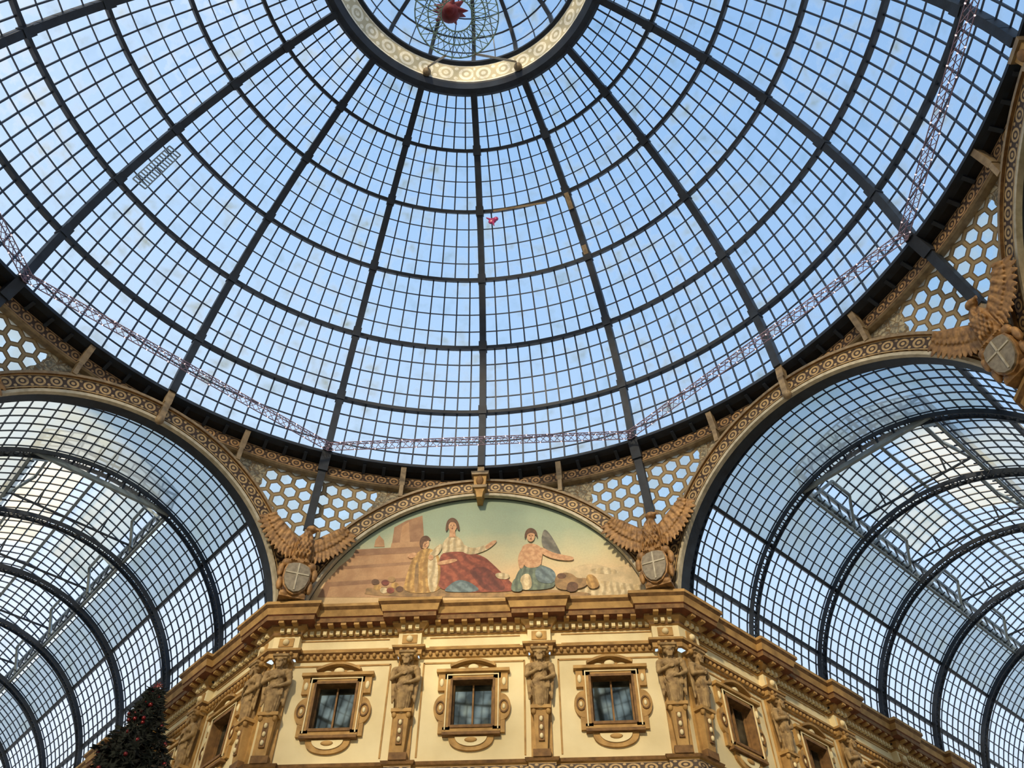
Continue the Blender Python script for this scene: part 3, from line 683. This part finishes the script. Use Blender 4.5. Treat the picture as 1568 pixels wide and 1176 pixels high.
for j in range(15):
    p=25+8*j/14; lv.beam(lvp(-66.2,p),lvp(-63.9,p+.4),.06,.04,up,M_barl)
for a,o_ in((-66.2,0),(-63.9,.4)): lv.beam(lvp(a,25+o_),lvp(a,33+o_),.05,.05,up,M_barl)
link('roof_vent_louvre',lv.mesh('roof_vent_louvre'))
bl=MB(); M_mag=plain('magenta_foil',(190,60,120),(150,40,90),.3); c=sp(rad(3.2),rad(45.4),RD-.6)
bl.sphere(c,(.2,.12,.28),M_mag,Matrix.Rotation(.5,3,'Y')); bl.sphere(c+V3((.18,0,.2)),(.13,.1,.16),M_mag); bl.cap(c,c+V3((.1,-.05,-.6)),.09,.02,M_mag,8); bl.cap(c+V3((-.05,0,.1)),c+V3((-.32,0,.35)),.08,.03,M_mag,8)
link('trapped_foil_balloon',bl.mesh('trapped_foil_balloon'))
# ---------------------------------------------------------------- christmas tree
tr=MB(); M_nd=plain('fir_needles',(16,26,20),(8,14,12),.9); M_bk=plain('fir_bark',(44,32,24)); M_bb=plain('red_bauble',(110,20,26),(80,14,20),.3,.3)
TX,TY,TH=-6.05,7.6,12.6
tr.cap((TX,TY,FLZ+.2),(TX,TY,TH-.3),.22,.03,M_bk,10)
z=FLZ+1.3
while z<TH-.05:
    dd=TH-z; rr=min(.08+.46*dd,.5+.27*dd)*random.uniform(.88,1.05); nb=int(8+rr*8)
    for i in range(nb):
        a=random.uniform(0,2*pi); L=rr*random.uniform(.75,1.05); dirv=V3((cos(a),sin(a),-.22)); p=V3((TX,TY,z)); tip=p+dirv*L
        tr.beam(p,tip,.02,.02,(0,0,1),M_bk); m_=max(3,int(L/.1))
        for j in range(m_):
            f=.2+.8*(j+1)/m_; c=p.lerp(tip,f); wdt=.17*(1.25-f)+.07
            for k in range(3):
                dv=V3((random.uniform(-1,1),random.uniform(-1,1),random.uniform(-.5,.6))).normalized()
                sd=dv.cross(dirv)
                if sd.length<.1: continue
                sd=sd.normalized()*.035; e=c+(dv+dirv*.7).normalized()*wdt*1.3
                tr.face([c-sd,e,c+sd],M_nd)
        if random.random()<.16: tr.sphere(tip-V3((0,0,.06)),.045,M_bb,n=8,k=6)
    z+=.08+.02*dd/4
for i in range(10): a=i*pi/5; tr.cap((TX,TY,TH),(TX+.12*cos(a),TY,TH+.12*sin(a)),.03,.008,M_bb,6)
link('christmas_tree',tr.mesh('christmas_tree'))
# ---------------------------------------------------------------- floor
t=NT('marble_mosaic_floor'); tc=t.n('ShaderNodeTexCoord'); ck=t.n('ShaderNodeTexChecker'); ck.inputs['Scale'].default_value=.35; t.l(tc.outputs['Object'],ck.inputs[0])
nz=t.noise(3); col=t.mix(ck.outputs['Fac'],lin((214,200,172)),lin((190,170,138))); col=t.mix(t.math('MULTIPLY',nz,.2),col,lin((120,100,84))); M_fl=t.done(t.bsdf(col,.35))
fl=MB(); fl.box(-70,70,-70,70,FLZ-.3,FLZ,M_fl); link('floor',fl.mesh('floor'))
# ---------------------------------------------------------------- world, sun, added spots
W=bpy.data.worlds.new('sky'); bpy.context.scene.world=W; W.use_nodes=True; nt=W.node_tree; nt.nodes.clear()
o=nt.nodes.new('ShaderNodeOutputWorld'); bg=nt.nodes.new('ShaderNodeBackground'); tc=nt.nodes.new('ShaderNodeTexCoord'); dp=nt.nodes.new('ShaderNodeVectorMath'); dp.operation='DOT_PRODUCT'
dp.inputs[1].default_value=(.24,-.1,1.0); rp_=nt.nodes.new('ShaderNodeValToRGB'); nt.links.new(tc.outputs['Generated'],dp.inputs[0]); nt.links.new(dp.outputs['Value'],rp_.inputs[0]); nt.links.new(rp_.outputs[0],bg.inputs[0]); nt.links.new(bg.outputs[0],o.inputs[0])
e=rp_.color_ramp.elements; e[0].position=0; e[0].color=lin((236,240,244))+(1,); e[1].position=1; e[1].color=lin((122,168,218))+(1,)
for p,c in((.3,(224,237,249)),(.52,(192,219,246)),(.75,(154,193,234))): k=e.new(p); k.color=lin(c)+(1,)
bg.inputs[1].default_value=1.2
sl=bpy.data.lights.new('sun','SUN'); so=bpy.data.objects.new('sun',sl); bpy.context.collection.objects.link(so); so.data.energy=5.2; sl.color=(1,.79,.5); sl.angle=rad(4)
dv=V3((.2,1,-.46)); so.rotation_euler=dv.to_track_quat('-Z','Y').to_euler()
def spot(nm,loc,tgt,en,size,col=(1,.8,.5),blend=.8,rd=.3):
    L=bpy.data.lights.new(nm,'SPOT'); L.energy=en; L.spot_size=rad(size); L.spot_blend=blend; L.color=col; L.shadow_soft_size=rd
    ob=bpy.data.objects.new(nm,L); bpy.context.collection.objects.link(ob); ob.location=loc; ob.rotation_euler=(V3(tgt)-V3(loc)).to_track_quat('-Z','Y').to_euler()
spot('added_sun_patch_spot',(0,-16.0,23.4),(.2,18,20.1),13000,11,(1,.86,.55))  # added spot standing in for the sunlight patch on the middle of the frieze
for i,a in enumerate((0,90,180,270)):
    e_=V3((sin(rad(a)),cos(rad(a)),0)); spot('added_fill_spot_%d'%i,(e_*16+V3((0,0,8))),(-e_*18+V3((0,0,22))),3800,75,(1,.86,.62))  # added fill spots that brighten and warm the interior
# ---------------------------------------------------------------- camera
cd=bpy.data.cameras.new('camera'); co=bpy.data.objects.new('camera',cd); bpy.context.collection.objects.link(co)
co.matrix_world=Matrix(((r_.x,u_.x,-f_.x,CX),(r_.y,u_.y,-f_.y,CY),(r_.z,u_.z,-f_.z,CZ),(0,0,0,1)))
cd.sensor_width=36; cd.lens=36*F/1568; cd.clip_end=500; bpy.context.scene.camera=co
for ob in bpy.data.objects:      # put the floor at z = 0
    if ob.parent is None: ob.location.z-=FLZ
sc=bpy.context.scene; sc.view_settings.view_transform='Standard'; sc.view_settings.look='None'
